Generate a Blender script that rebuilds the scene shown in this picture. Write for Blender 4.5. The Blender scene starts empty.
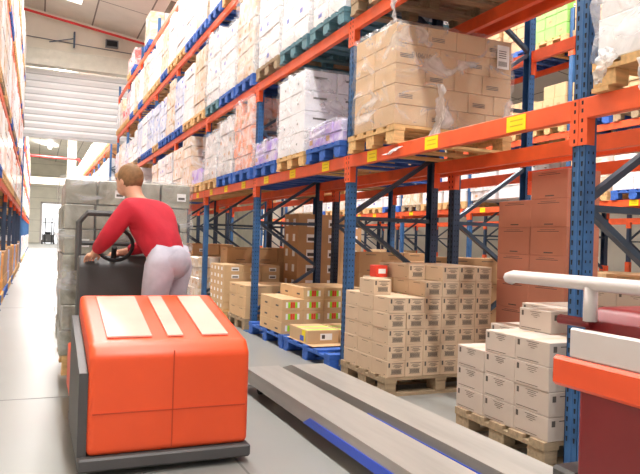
import bpy, bmesh, math, random
from mathutils import Vector, Matrix
rnd = random.Random(7)
sc = bpy.context.scene
COL = sc.collection
R = math.radians

# ------------------------------------------------------------------ camera, world, exposure
cam_d = bpy.data.cameras.new('camera'); cam = bpy.data.objects.new('camera', cam_d); COL.objects.link(cam)
cam_d.sensor_width = 36; cam_d.lens = 36*655/640; cam_d.clip_start = .05; cam_d.clip_end = 300
cam.matrix_world = Matrix.Translation((0, 0, 1.17)) @ Matrix.Rotation(R(-23.4), 4, 'Z') @ Matrix.Rotation(R(90.33), 4, 'X') @ Matrix.Rotation(R(1.82), 4, 'Z')
sc.camera = cam
w = bpy.data.worlds.new('world'); sc.world = w; w.use_nodes = True
w.node_tree.nodes['Background'].inputs[0].default_value = (1, .99, .98, 1)
w.node_tree.nodes['Background'].inputs[1].default_value = 0.75
sc.view_settings.view_transform = 'Standard'; sc.view_settings.look = 'None'
sc.view_settings.gamma = 1; sc.view_settings.exposure = 0.0
sc.cycles.diffuse_bounces = 5; sc.cycles.transparent_max_bounces = 16; sc.cycles.max_bounces = 8
LAMP_POWER = 330

# ------------------------------------------------------------------ helpers
def tag(o, label=None, cat=None, group=None, kind=None):
    if label: o['label'] = label
    if cat: o['category'] = cat
    if group: o['group'] = group
    if kind: o['kind'] = kind
    return o
def empty(name, loc=(0, 0, 0), rz=0, label=None, cat=None, group=None):
    o = bpy.data.objects.new(name, None); COL.objects.link(o); o.empty_display_size = .1
    o.location = loc; o.rotation_euler = (0, 0, rz)
    return tag(o, label, cat, group)
def link(name, me, parent=None, loc=None):
    o = bpy.data.objects.new(name, me); COL.objects.link(o)
    if parent: o.parent = parent
    if loc is not None: o.location = loc
    return o

class MB:
    def __init__(s): s.v = []; s.f = []; s.m = []
    def quad(s, a, b, c, d, m=0):
        n = len(s.v); s.v += [a, b, c, d]; s.f.append((n, n+1, n+2, n+3)); s.m.append(m); return s
    def box(s, x0, x1, y0, y1, z0, z1, m=0, ch=0):
        if ch:
            return s.cbox(x0, x1, y0, y1, z0, z1, m, ch)
        n = len(s.v)
        s.v += [(x0,y0,z0),(x1,y0,z0),(x1,y1,z0),(x0,y1,z0),(x0,y0,z1),(x1,y0,z1),(x1,y1,z1),(x0,y1,z1)]
        for q in ((0,3,2,1),(4,5,6,7),(0,1,5,4),(1,2,6,5),(2,3,7,6),(3,0,4,7)):
            s.f.append(tuple(n+i for i in q)); s.m.append(m)
        return s
    def cbox(s, x0, x1, y0, y1, z0, z1, m, c):
        # box with all 12 edges chamfered
        X = ((x0, x0+c, x1-c, x1)); Y = ((y0, y0+c, y1-c, y1)); Z = ((z0, z0+c, z1-c, z1))
        idx = {}
        def V(i, j, k):
            if (i, j, k) not in idx:
                idx[i, j, k] = len(s.v); s.v.append((X[i], Y[j], Z[k]))
            return idx[i, j, k]
        def F(*q): s.f.append(tuple(V(*t) for t in q)); s.m.append(m)
        for k in (0, 3):
            q = [(1,1,k),(2,1,k),(2,2,k),(1,2,k)]; F(*(q if k else q[::-1]))
        for j in (0, 3):
            q = [(1,j,1),(2,j,1),(2,j,2),(1,j,2)]; F(*(q if not j else q[::-1]))
        for i in (0, 3):
            q = [(i,1,1),(i,2,1),(i,2,2),(i,1,2)]; F(*(q if i else q[::-1]))
        # edges
        for j, jj in ((0,1),(3,2)):
            for k, kk in ((0,1),(3,2)): F((1,j,kk),(2,j,kk),(2,jj,k),(1,jj,k))
        for i, ii in ((0,1),(3,2)):
            for k, kk in ((0,1),(3,2)): F((i,1,kk),(i,2,kk),(ii,2,k),(ii,1,k))
        for i, ii in ((0,1),(3,2)):
            for j, jj in ((0,1),(3,2)): F((i,jj,1),(i,jj,2),(ii,j,2),(ii,j,1))
        for i, ii in ((0,1),(3,2)):
            for j, jj in ((0,1),(3,2)):
                for k, kk in ((0,1),(3,2)): F((i,jj,kk),(ii,j,kk),(ii,jj,k))
        return s
    def bar(s, a, b, w=.04, h=.03, m=0, up=(0, 0, 1)):
        a = Vector(a); b = Vector(b); d = (b-a).normalized(); u = Vector(up)
        if abs(d.dot(u)) > .97: u = Vector((1, 0, 0))
        x = d.cross(u).normalized()*w/2; y = x.cross(d).normalized()*h/2; n = len(s.v)
        for p in (a, b): s.v += [tuple(p-x-y), tuple(p+x-y), tuple(p+x+y), tuple(p-x+y)]
        for q in ((0,1,2,3),(7,6,5,4),(0,4,5,1),(1,5,6,2),(2,6,7,3),(3,7,4,0)):
            s.f.append(tuple(n+i for i in q)); s.m.append(m)
        return s
    def tube(s, pts, r, m=0, seg=8, caps=True):
        pts = [Vector(p) for p in pts]; rr = r if isinstance(r, (list, tuple)) else [r]*len(pts); n0 = len(s.v)
        prev = None
        for i, p in enumerate(pts):
            d = (pts[min(i+1, len(pts)-1)]-pts[max(i-1, 0)]).normalized()
            if prev is None:
                u = Vector((0, 0, 1)) if abs(d.z) < .9 else Vector((1, 0, 0)); x = d.cross(u).normalized()
            else: x = (prev-d*prev.dot(d)).normalized()
            prev = x; y = d.cross(x)
            for k in range(seg):
                t = 2*math.pi*k/seg; s.v.append(tuple(p+(x*math.cos(t)+y*math.sin(t))*rr[i]))
        for i in range(len(pts)-1):
            for k in range(seg):
                a = n0+i*seg+k; b = n0+i*seg+(k+1) % seg
                s.f.append((a, b, b+seg, a+seg)); s.m.append(m)
        if caps:
            s.f.append(tuple(n0+k for k in range(seg))[::-1]); s.m.append(m)
            s.f.append(tuple(n0+(len(pts)-1)*seg+k for k in range(seg))); s.m.append(m)
        return s
    def prism(s, prof, axis, a0, a1, m=0):
        # prof: list of 2D points; axis 'x','y' or 'z' is the extrusion axis
        def P(p, t): return {'x': (t, p[0], p[1]), 'y': (p[0], t, p[1]), 'z': (p[0], p[1], t)}[axis]
        n = len(s.v); k = len(prof)
        s.v += [P(p, a0) for p in prof]+[P(p, a1) for p in prof]
        s.f.append(tuple(range(n, n+k))[::-1]); s.m.append(m); s.f.append(tuple(range(n+k, n+2*k))); s.m.append(m)
        for i in range(k):
            j = (i+1) % k; s.f.append((n+i, n+j, n+k+j, n+k+i)); s.m.append(m)
        return s
    def mesh(s, name, mats, smooth=False, recalc=True):
        me = bpy.data.meshes.new(name); me.from_pydata(s.v, [], s.f)
        for mt in (mats if isinstance(mats, (list, tuple)) else [mats]): me.materials.append(mt)
        me.polygons.foreach_set('material_index', s.m)
        if recalc:
            bm = bmesh.new(); bm.from_mesh(me); bmesh.ops.recalc_face_normals(bm, faces=bm.faces); bm.to_mesh(me); bm.free()
        if smooth: me.polygons.foreach_set('use_smooth', [True]*len(me.polygons))
        me.update(); return me
    def build(s, name, mats, parent=None, loc=None, smooth=False, recalc=True):
        return link(name, s.mesh(name, mats, smooth, recalc), parent, loc)

# ------------------------------------------------------------------ materials
def srgb(r, g, b):
    f = lambda c: (c/255/12.92 if c/255 <= .04045 else ((c/255+.055)/1.055)**2.4)
    return (f(r), f(g), f(b), 1)
def mat(name, col, rough=.6, metal=0, var=.12, scale=6, bump=0, stretch=(1, 1, 1), spec=.5, col2=None, detail=4):
    m = bpy.data.materials.new(name); m.use_nodes = True; nt = m.node_tree; N = nt.nodes; L = nt.links
    b = N['Principled BSDF']; b.inputs['Roughness'].default_value = rough; b.inputs['Metallic'].default_value = metal
    b.inputs['Specular IOR Level'].default_value = spec
    tc = N.new('ShaderNodeTexCoord'); mp = N.new('ShaderNodeMapping'); mp.inputs['Scale'].default_value = stretch
    oi = N.new('ShaderNodeObjectInfo'); ad = N.new('ShaderNodeVectorMath'); ad.operation = 'ADD'
    L.new(tc.outputs['Object'], mp.inputs[0]); L.new(mp.outputs[0], ad.inputs[0])
    cm = N.new('ShaderNodeVectorMath'); cm.operation = 'SCALE'; cm.inputs[3].default_value = 37
    cx = N.new('ShaderNodeCombineXYZ'); L.new(oi.outputs['Random'], cx.inputs[0]); L.new(oi.outputs['Random'], cx.inputs[2]); L.new(cx.outputs[0], cm.inputs[0]); L.new(cm.outputs[0], ad.inputs[1])
    no = N.new('ShaderNodeTexNoise'); no.inputs['Scale'].default_value = scale; no.inputs['Detail'].default_value = detail
    L.new(ad.outputs[0], no.inputs['Vector'])
    rp = N.new('ShaderNodeValToRGB'); rp.color_ramp.elements[0].position = .3; rp.color_ramp.elements[1].position = .7
    c2 = col2 or tuple(min(1, c*(1+var)) for c in col[:3])+(1,)
    rp.color_ramp.elements[0].color = tuple(c*(1-var) for c in col[:3])+(1,); rp.color_ramp.elements[1].color = c2
    L.new(no.outputs['Fac'], rp.inputs[0]); L.new(rp.outputs[0], b.inputs['Base Color'])
    if bump:
        bp = N.new('ShaderNodeBump'); bp.inputs['Strength'].default_value = bump; bp.inputs['Distance'].default_value = .02
        L.new(no.outputs['Fac'], bp.inputs['Height']); L.new(bp.outputs[0], b.inputs['Normal'])
    m['p'] = 1
    return m
def emis(name, col, s):
    m = bpy.data.materials.new(name); m.use_nodes = True; b = m.node_tree.nodes['Principled BSDF']
    b.inputs['Base Color'].default_value = col; b.inputs['Emission Color'].default_value = col; b.inputs['Emission Strength'].default_value = s
    return m
def film_mat(name, cover, col=(.9, .9, .93, 1), streak=(14, 14, 3)):
    m = bpy.data.materials.new(name); m.use_nodes = True; nt = m.node_tree; N = nt.nodes; L = nt.links
    b = N['Principled BSDF']; b.inputs['Base Color'].default_value = col; b.inputs['Roughness'].default_value = .22
    tr = N.new('ShaderNodeBsdfTransparent'); mx = N.new('ShaderNodeMixShader')
    tc = N.new('ShaderNodeTexCoord'); mp = N.new('ShaderNodeMapping'); mp.inputs['Scale'].default_value = streak
    no = N.new('ShaderNodeTexNoise'); no.inputs['Scale'].default_value = 1.1; no.inputs['Detail'].default_value = 6; no.inputs['Distortion'].default_value = 1.2
    L.new(tc.outputs['Object'], mp.inputs[0]); L.new(mp.outputs[0], no.inputs['Vector'])
    mr = N.new('ShaderNodeMapRange'); mr.inputs[1].default_value = .5; mr.inputs[2].default_value = .74
    mr.inputs[3].default_value = cover; mr.inputs[4].default_value = min(1, cover+.55)
    L.new(no.outputs['Fac'], mr.inputs[0]); L.new(mr.outputs[0], mx.inputs[0])
    bp = N.new('ShaderNodeBump'); bp.inputs['Strength'].default_value = .5; bp.inputs['Distance'].default_value = .02
    L.new(no.outputs['Fac'], bp.inputs['Height']); L.new(bp.outputs[0], b.inputs['Normal'])
    L.new(tr.outputs[0], mx.inputs[1]); L.new(b.outputs[0], mx.inputs[2]); L.new(mx.outputs[0], N['Material Output'].inputs[0])
    return m
def wrapped_mat(name, col, film=(.86, .86, .88, 1), lo=.25, hi=.95):
    # carton seen through thin cloudy stretch film, glossy on top
    m = bpy.data.materials.new(name); m.use_nodes = True; nt = m.node_tree; N = nt.nodes; L = nt.links
    b = N['Principled BSDF']; b.inputs['Roughness'].default_value = .45; b.inputs['Coat Weight'].default_value = .6; b.inputs['Coat Roughness'].default_value = .15
    tc = N.new('ShaderNodeTexCoord'); oi = N.new('ShaderNodeObjectInfo'); ad = N.new('ShaderNodeVectorMath'); ad.operation = 'ADD'
    sc_ = N.new('ShaderNodeVectorMath'); sc_.operation = 'SCALE'; sc_.inputs[3].default_value = 23
    cx = N.new('ShaderNodeCombineXYZ'); L.new(oi.outputs['Random'], cx.inputs[0]); L.new(oi.outputs['Random'], cx.inputs[1]); L.new(cx.outputs[0], sc_.inputs[0])
    L.new(tc.outputs['Object'], ad.inputs[0]); L.new(sc_.outputs[0], ad.inputs[1])
    no = N.new('ShaderNodeTexNoise'); no.inputs['Scale'].default_value = 4.5; no.inputs['Detail'].default_value = 6; no.inputs['Distortion'].default_value = 1.5
    L.new(ad.outputs[0], no.inputs['Vector'])
    mr = N.new('ShaderNodeMapRange'); mr.inputs[1].default_value = .38; mr.inputs[2].default_value = .66; mr.inputs[3].default_value = lo; mr.inputs[4].default_value = hi
    L.new(no.outputs['Fac'], mr.inputs[0])
    mx = N.new('ShaderNodeMix'); mx.data_type = 'RGBA'; mx.inputs[6].default_value = col; mx.inputs[7].default_value = film
    L.new(mr.outputs[0], mx.inputs[0]); L.new(mx.outputs[2], b.inputs['Base Color'])
    bp = N.new('ShaderNodeBump'); bp.inputs['Strength'].default_value = .6; bp.inputs['Distance'].default_value = .03
    L.new(no.outputs['Fac'], bp.inputs['Height']); L.new(bp.outputs[0], b.inputs['Normal'])
    return m
def grid_mat(name, col, line, sx, sy, axes=('X', 'Y'), w=.02, rough=.6, var=.06, bump=.3, scale=1.5):
    # flat colour with joint lines every sx / sy metres along two object axes
    m = mat(name, col, rough, var=var, scale=scale); nt = m.node_tree; N = nt.nodes; L = nt.links; b = N['Principled BSDF']
    base = b.inputs['Base Color'].links[0].from_socket
    tc = N.new('ShaderNodeTexCoord'); se = N.new('ShaderNodeSeparateXYZ'); L.new(tc.outputs['Object'], se.inputs[0])
    cur = None
    for ax, st in zip(axes, (sx, sy)):
        if not st: continue
        d = N.new('ShaderNodeMath'); d.operation = 'DIVIDE'; L.new(se.outputs[ax], d.inputs[0]); d.inputs[1].default_value = st
        f = N.new('ShaderNodeMath'); f.operation = 'FRACT'; L.new(d.outputs[0], f.inputs[0])
        l = N.new('ShaderNodeMath'); l.operation = 'LESS_THAN'; L.new(f.outputs[0], l.inputs[0]); l.inputs[1].default_value = w/st
        if cur is None: cur = l
        else:
            q = N.new('ShaderNodeMath'); q.operation = 'MAXIMUM'; L.new(cur.outputs[0], q.inputs[0]); L.new(l.outputs[0], q.inputs[1]); cur = q
    mx = N.new('ShaderNodeMix'); mx.data_type = 'RGBA'; L.new(cur.outputs[0], mx.inputs[0]); L.new(base, mx.inputs[6]); mx.inputs[7].default_value = line
    L.new(mx.outputs[2], b.inputs['Base Color'])
    return m

M = dict(
    orange=mat('orange_steel', srgb(232, 92, 44), .42, var=.14, scale=5, stretch=(1, 1, 1)),
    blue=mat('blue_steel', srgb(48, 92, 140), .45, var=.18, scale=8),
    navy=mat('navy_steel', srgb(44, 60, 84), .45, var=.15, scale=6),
    hole=mat('slot_shadow_gap', srgb(16, 17, 22), .9, var=.05),
    brace=mat('grey_blue_brace', srgb(70, 82, 98), .4, .4, var=.15, scale=9),
    galv=mat('galvanised_bar', srgb(120, 122, 124), .4, .5, var=.1),
    yellow=mat('yellow_label', srgb(252, 226, 0), .5, var=.03),
    ink=mat('black_print', srgb(84, 76, 70), .8, var=.05),
    kraft=mat('kraft_carton', srgb(205, 170, 128), .75, var=.07, scale=3),
    kraft2=mat('light_kraft_carton', srgb(204, 178, 150), .75, var=.05, scale=3),
    kraft3=mat('deep_kraft_carton', srgb(186, 143, 100), .75, var=.08, scale=3),
    tape=mat('carton_tape', srgb(196, 160, 112), .35, var=.05),
    pale=mat('pale_carton', srgb(190, 175, 163), .7, var=.04, scale=3),
    rosy=mat('red_haze_carton', srgb(196, 128, 104), .7, var=.07, scale=3),  # brown board with the red motion haze painted into its colour
    white=mat('white_carton', srgb(236, 234, 238), .6, var=.03),
    paper=mat('white_paper_label', srgb(240, 238, 236), .6, var=.02),
    wood=mat('pallet_wood', srgb(212, 172, 118), .8, var=.2, scale=7, stretch=(1, 6, 6)),
    oldwood=mat('weathered_pallet_wood', srgb(158, 136, 108), .85, var=.22, scale=7, stretch=(1, 6, 6)),
    bluewood=mat('blue_painted_wood', srgb(50, 96, 178), .7, var=.22, scale=7, stretch=(1, 6, 6)),
    tealwood=mat('teal_painted_wood', srgb(84, 124, 136), .7, var=.25, scale=7, stretch=(1, 6, 6)),
    green=mat('green_tape', srgb(150, 220, 40), .5, var=.05),
    red=mat('red_print', srgb(222, 66, 46), .5, var=.05),
    bprint=mat('blue_print', srgb(60, 90, 190), .5, var=.05),
    lilac=mat('lilac_packs', srgb(160, 130, 220), .5, var=.15, scale=20, col2=srgb(226, 216, 246)),
    film=film_mat('stretch_film', .12, streak=(3, 3, 5)),
    filmthick=film_mat('cloudy_stretch_film', .1, streak=(3, 3, 6)),
    tail=film_mat('film_strand', .55, streak=(30, 30, 8)),
    concrete=mat('concrete_wall', srgb(220, 213, 198), .85, var=.1, scale=.9, bump=.1),
    curtain=mat('white_ribbed_curtain', srgb(240, 240, 240), .5, var=.02, scale=1),
    farwall=grid_mat('cream_wall_panels', srgb(242, 238, 224), srgb(205, 200, 186), 0, 1.2, ('X', 'Z'), w=.04),
    roof=grid_mat('roof_panels', srgb(222, 216, 204), srgb(120, 114, 104), 1.6, 3.2, ('X', 'Y'), w=.05),
    redpipe=mat('red_pipe', srgb(206, 44, 44), .4, var=.05),
    lamp=emis('lamp_tube', (1, .97, .92, 1), 14),
    sky=emis('skylight_panel', (1, 1, 1, 1), 5),
    truck=mat('orange_truck_paint', srgb(226, 80, 36), .4, var=.05, scale=2),
    tgrey=mat('dark_grey_plastic', srgb(74, 72, 72), .5, var=.1),
    tsheen=mat('pale_pink_sheen', srgb(240, 176, 160), .35, var=.06),  # painted sheen of the hood, not a separate panel
    maroon=mat('dark_red_paint', srgb(120, 26, 30), .35, var=.08),
    offwhite=mat('off_white_rail', srgb(206, 198, 196), .35, var=.03),
    forksteel=mat('pale_fork_steel', srgb(170, 166, 160), .35, .25, var=.1, scale=3, stretch=(6, .6, 6)),
    rubber=mat('black_rubber', srgb(30, 30, 32), .8, var=.1),
    bluepaint=mat('bright_blue_paint', srgb(40, 80, 200), .35, var=.05),
    skin=mat('skin', srgb(216, 164, 136), .5, var=.04), redcloth=mat('red_cloth', srgb(178, 26, 46), .85, var=.08, scale=12, bump=.2),
    jeans=mat('pale_grey_cloth', srgb(176, 172, 184), .9, var=.08, scale=14, bump=.2),
    hair=mat('light_brown_hair', srgb(128, 92, 58), .7, var=.25, scale=40), eye=mat('eye_dark', srgb(40, 30, 26), .3, var=.02),
    lip=mat('lip', srgb(176, 100, 92), .5, var=.02), shoe=mat('dark_shoe', srgb(44, 42, 44), .6, var=.1),
)
W = dict(
    white=wrapped_mat('wrapped_white', srgb(232, 228, 226), lo=.2), kraft=wrapped_mat('wrapped_kraft', srgb(214, 178, 134), lo=.08, hi=.75),
    grey=wrapped_mat('wrapped_grey', srgb(190, 184, 178), lo=.15, hi=.9), orange=wrapped_mat('wrapped_orange', srgb(236, 128, 62), lo=.05, hi=.8),
    blue=wrapped_mat('wrapped_blue_white', srgb(150, 170, 216), lo=.35), pink=wrapped_mat('wrapped_pink', srgb(232, 190, 180), lo=.25),
    yellow=mat('yellow_crates', srgb(236, 160, 40), .5, var=.15, scale=5), sage=wrapped_mat('wrapped_sage_grey', srgb(120, 116, 98), film=srgb(184, 182, 166), lo=.1, hi=.8),
)
W['lilac'] = wrapped_mat('wrapped_lilac', srgb(160, 120, 224), lo=.1, hi=.8)
W['redwhite'] = wrapped_mat('wrapped_red_white', srgb(222, 60, 56), lo=.1, hi=.95)
W['bluecrate'] = mat('blue_crates', srgb(96, 110, 196), .5, var=.25, scale=14, col2=srgb(206, 210, 236))
W['green'] = mat('green_crates', srgb(140, 186, 96), .5, var=.1)
W['kraftplain'] = M['kraft3']; W['plainwhite'] = M['white']; W['tan'] = M['kraft']; W['rosy'] = M['rosy']

# ------------------------------------------------------------------ structure
def struct(o): return tag(o, kind='structure')
fl = mat('concrete_floor', srgb(141, 141, 137), .32, var=.06, scale=.8, bump=.02)
struct(MB().box(-14, 26, -12, 82, -.3, 0).build('floor', fl))
def floor_joint():
    mb = MB()
    for y in (-1, 5, 11, 17, 23, 29, 35, 41, 47, 53): mb.box(-.5, 2.4, y, y+.012, 0, .0012)
    mb.box(1.0, 1.012, -6, 76, 0, .0012)
    return mb
struct(floor_joint().build('trim_1', mat('joint_filler', srgb(120, 120, 116), .8, var=.05)))
def roofz(x): return 9.0-.15*x
# pitched roof, with an opening strip for the skylight
mb = MB()
for x0, x1 in ((-14, -.3), (1.15, 26)):
    mb.prism([(x0, roofz(x0)), (x1, roofz(x1)), (x1, roofz(x1)+.2), (x0, roofz(x0)+.2)], 'y', -6, 80)
for y0, y1 in ((-6, 22.0), (23.4, 80)):
    mb.prism([(-.3, roofz(-.3)), (1.15, roofz(1.15)), (1.15, roofz(1.15)+.2), (-.3, roofz(-.3)+.2)], 'y', y0, y1)
struct(mb.build('ceiling', M['roof']))
struct(MB().prism([(-.3, roofz(-.3)+.08), (1.15, roofz(1.15)+.08), (1.15, roofz(1.15)+.12), (-.3, roofz(-.3)+.12)], 'y', 22.0, 23.4).build('window_1', M['sky']))
# darker roof panels and purlin near the end bay
struct(MB().prism([(3.6, roofz(3.6)-.03), (6.8, roofz(6.8)-.03), (6.8, roofz(6.8)), (3.6, roofz(3.6))], 'y', 20.5, 23.2).build('trim_2', mat('dark_roof_panel', srgb(128, 120, 106), .8, var=.08)))
# dividing wall (concrete) above the opening, header beam, fire curtain
YW = 25.3
mb = MB(); mb.prism([(-14, 7.45), (26, 7.45), (26, roofz(26)+.0) , (-14, roofz(-14))] if False else [(-14, 7.6), (9, 7.6), (9, roofz(9)), (-14, roofz(-14))], 'y', YW, YW+.3)
mb.box(8.5, 26, YW, YW+.3, 0, 7.6).box(-14, -4.5, YW, YW+.3, 0, 7.6)
struct(mb.build('wall_divider', M['concrete']))
struct(MB().box(-4.5, 8.5, YW-.35, YW+.3, 7.2, 7.6).box(-4.5, 8.5, YW-.55, YW-.1, 6.98, 7.2).build('trim_3', mat('header_beam', srgb(206, 202, 188), .8, var=.06)))
cur = MB(); z = 4.62; n = 10; hgt = (7.0-4.62)/n
for i in range(n):
    z0 = 4.62+i*hgt
    cur.prism([(YW+.1, z0), (YW-.02, z0+.02), (YW-.06, z0+hgt*.55), (YW-.02, z0+hgt-.02), (YW+.1, z0+hgt)], 'x', -4.5, 8.5)
    cur.box(-4.5, 8.5, YW-.015, YW+.1, z0-.012, z0+.012, 1)
cur.box(-4.5, 8.5, YW-.08, YW+.12, 4.52, 4.62, 1)
tag(cur.build('fire_curtain', [M['curtain'], mat('curtain_seam', srgb(196, 196, 196), .5, var=.03)]), 'white ribbed rolling fire curtain hanging over the aisle under the concrete beam', 'curtain')
# far wall, door, side walls
struct(MB().box(-14, 26, 76, 76.3, 0, 13).build('wall_far', M['farwall']))
struct(MB().box(-3.9, -3.6, -6, 76, 0, 9.8).build('wall_left', M['concrete']))
struct(MB().box(22, 22.3, -6, 76, 0, 6.2).build('wall_right', M['concrete']))
struct(MB().box(1.9, 2.5, 51, 51.6, 0, 8.6).build('wall_column', mat('cream_column', srgb(214, 208, 192), .7, var=.05)))
struct(MB().box(-4, 8, 51, 51.3, 4.6, 5.1).build('trim_4', mat('cream_lintel', srgb(206, 200, 184), .7, var=.05)))
dr = MB().box(.5, 3.0, 75.9, 76, 0, 4.2).build('door_1', emis('daylit_door', (.95, .97, 1, 1), 1.6)); struct(dr)
struct(MB().box(.3, .5, 75.85, 76, 0, 4.4).box(3.0, 3.2, 75.85, 76, 0, 4.4).box(.3, 3.2, 75.85, 76, 4.2, 4.4).box(1.7, 1.76, 75.85, 75.9, 0, 4.2).build('trim_5', M['offwhite']))
# sprinkler pipes
def pipe(pts, r, label): tag(MB().tube(pts, r, seg=8).build('sprinkler_pipe', M['redpipe']), label, 'pipe')
pipe([(-3.4, YW-.35, roofz(-3.4)-.22), (8, YW-.35, roofz(8)-.22)], .045, 'long red sprinkler pipe along the top of the concrete wall')
pipe([(2.2, 12, 8.3), (5.2, 21, 7.9)], .04, 'short red sprinkler pipe under the roof above the top of the right rack')
pipe([(-3, 50.6, 6.6), (2.7, 50.6, 6.5), (2.75, 50.6, 6.3), (2.75, 50.6, 0)], .08, 'red pipe crossing then running down beside the far cream column')
# conduit and box on the concrete wall
t = empty('cable_conduit', (0, YW-.03, 7.95), label='thin grey conduit with bracket across the concrete wall', cat='conduit')
MB().tube([(-3.2, 0, .22), (2.0, 0, 0), (6, 0, -.15)], .018, seg=6).build('conduit_run', M['galv'], t)
MB().box(1.0, 1.06, -.12, .02, -.1, .45).bar((.2, -.03, -.02), (1.0, -.08, .2), .03, .03).build('bracket', M['brace'], t)
tag(MB().box(2.1, 2.55, YW-.16, YW, 8.02, 8.3).box(2.14, 2.51, YW-.17, YW-.16, 8.06, 8.26, 1).build('wall_vent', [M['galv'], M['hole']]), 'small grey louvred vent box high on the concrete wall', 'vent')

# ------------------------------------------------------------------ lamps hung under the roof (each also carries an added upward fill light)
def lamp(x, y, label, power=LAMP_POWER, size=(.35, 2.2)):
    z = roofz(x)-.25
    t = empty('ceiling_light', (x, y, z), label=label, cat='ceiling light', group='strip lights under the roof')
    MB().prism([(-.2, 0), (.2, 0), (.1, .1), (-.1, .1)], 'y', -1.15, 1.15).build('housing', M['offwhite'], t)
    MB().box(-.13, .13, -1.1, 1.1, -.03, 0).build('diffuser', M['lamp'], t)
    MB().bar((0, -.8, .1), (0, -.8, .25), .02, .02).build('hanger', M['galv'], t); MB().bar((0, .8, .1), (0, .8, .25), .02, .02).build('hanger', M['galv'], t)
    l = bpy.data.lights.new('strip_light', 'AREA'); l.shape = 'RECTANGLE'; l.size = size[0]; l.size_y = size[1]; l.energy = power; l.color = (1, .985, .965); l.spread = R(170)
    lo = bpy.data.objects.new('strip_light', l); COL.objects.link(lo); lo.parent = t; lo.location = (0, 0, -.05)
    l2 = bpy.data.lights.new('fill_uplight', 'AREA'); l2.shape = 'RECTANGLE'; l2.size = .3; l2.size_y = 2.2; l2.energy = power*.9; l2.color = l.color  # added upward fill to brighten the roof and upper wall
    l2o = bpy.data.objects.new('fill_uplight', l2); COL.objects.link(l2o); l2o.parent = t; l2o.location = (0, 0, .12); l2o.rotation_euler = (math.pi, 0, 0)
for i, y in enumerate((-3.5, 1.0, 5.5, 10, 14.5, 19.6, 28, 34, 41, 48, 62)):
    lamp(.85, y, f'white strip light over the main aisle, {["unseen, added for fill behind the camera","above the camera","above the orange truck","past the orange truck","before the curtain bay","directly before the fire curtain","just past the fire curtain","further past the curtain","well past the curtain","near the far column","added to brighten the far wall"][i]}', LAMP_POWER*(1 if i < 6 else 4.5))  # lamp behind camera added for fill; those past curtain boosted for far wall
for i, y in enumerate((-1, 6, 13, 20)):
    lamp(6.4, y, f'white strip light over the next aisle on the right, {["nearest","second","third","farthest"][i]} of four', LAMP_POWER*1.5)

# ------------------------------------------------------------------ racks
LV = (1.88, 3.085, 4.59, 5.95)
BH = .105
def post_mesh(h, holes, protect=0, col='blue', conn=True, side=-1):
    # C section post, open away from the aisle side; side=-1: perforated face looks to -x
    mb = MB(); wy = .045; dx = .07*(-side)
    mb.box(min(0, .006*-side), max(0, .006*-side), -wy, wy, 0, h)
    mb.box(min(0, dx), max(0, dx), -wy, -wy+.005, 0, h); mb.box(min(0, dx), max(0, dx), wy-.005, wy, 0, h)
    mb.box(min(0, side*.003), max(0, side*.003), -.006, .006, 0, h)
    mb.box(-.075, .075, -.07, .07, 0, .01)
    if holes:
        z = .2
        while z < h-.05:
            for yy in (-.025, .025):
                x = side*.0035
                mb.quad((x, yy-.007, z+.014), (x, yy+.007, z+.014), (x, yy+.0045, z-.012), (x, yy-.0045, z-.012), 1)
            for xx in (.02, .05):
                x = xx*-side
                mb.quad((x-.004, -wy-.0008, z), (x+.004, -wy-.0008, z), (x+.004, -wy-.0008, z+.014), (x-.004, -wy-.0008, z+.014), 1)
            z += .05
    if protect:
        a, b = sorted((side*.012, dx*1.1)); mb.box(a, b, -wy-.012, wy+.012, 0, protect, 2)
    return mb.mesh('upright', [M[col], M['hole'], M['orange']], recalc=False)
def beam_mesh(L, facing=-1, plain=False, centre_h=BH):
    # stepped box beam with end connector plates hooking over the posts
    mb = MB(); f = facing
    a, b = sorted((f*.012, -f*.038)); mb.box(a, b, .05, L-.05, -BH/2, BH/2, 0, .004 if not plain else 0)
    if not plain:
        mb.box(min(a, b)+.002, max(a, b)-.002, .05, L-.05, -BH/2+.03, -BH/2+.034)
    for y0, y1 in ((.0, .058), (L-.058, L)):
        a, b = sorted((f*.009, f*.0045)); mb.box(a, b, y0 if y0 else .002, y1 if y0 == 0 else L-.002, -.185, BH/2)
        yy = .05 if y0 == 0 else L-.05
        a2, b2 = sorted((f*.008, -f*.05)); mb.box(a2, b2, yy-.002, yy+.002, -.185, BH/2)
        if not plain:
            for zz in (-.16, -.11, -.06, -.01, .03):
                ym = .025 if y0 == 0 else L-.025
                x = f*.0095; mb.quad((x, ym-.006, zz+.01), (x, ym+.006, zz+.01), (x, ym+.006, zz-.01), (x, ym-.006, zz-.01), 1)
    return mb.mesh('beam', [M['orange'], M['hole']], recalc=False)
def lab_mesh():
    mb = MB().box(-.0165, -.0125, -.08, .08, -.045, .043)
    for i in range(2): mb.quad((-.0168, -.06, .02-i*.03), (-.0168, .05, .02-i*.03), (-.0168, .05, .012-i*.03), (-.0168, -.06, .012-i*.03), 1)
    return mb.mesh('label_plate', [M['yellow'], mat('faded_print', srgb(214, 180, 10), .6, var=.02)])
LABM = lab_mesh()
_pc = {}
def pm(*a):
    if a not in _pc: _pc[a] = post_mesh(*a)
    return _pc[a]
def bmx(*a):
    if a not in _pc: _pc[a] = beam_mesh(*a)
    return _pc[a]
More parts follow.
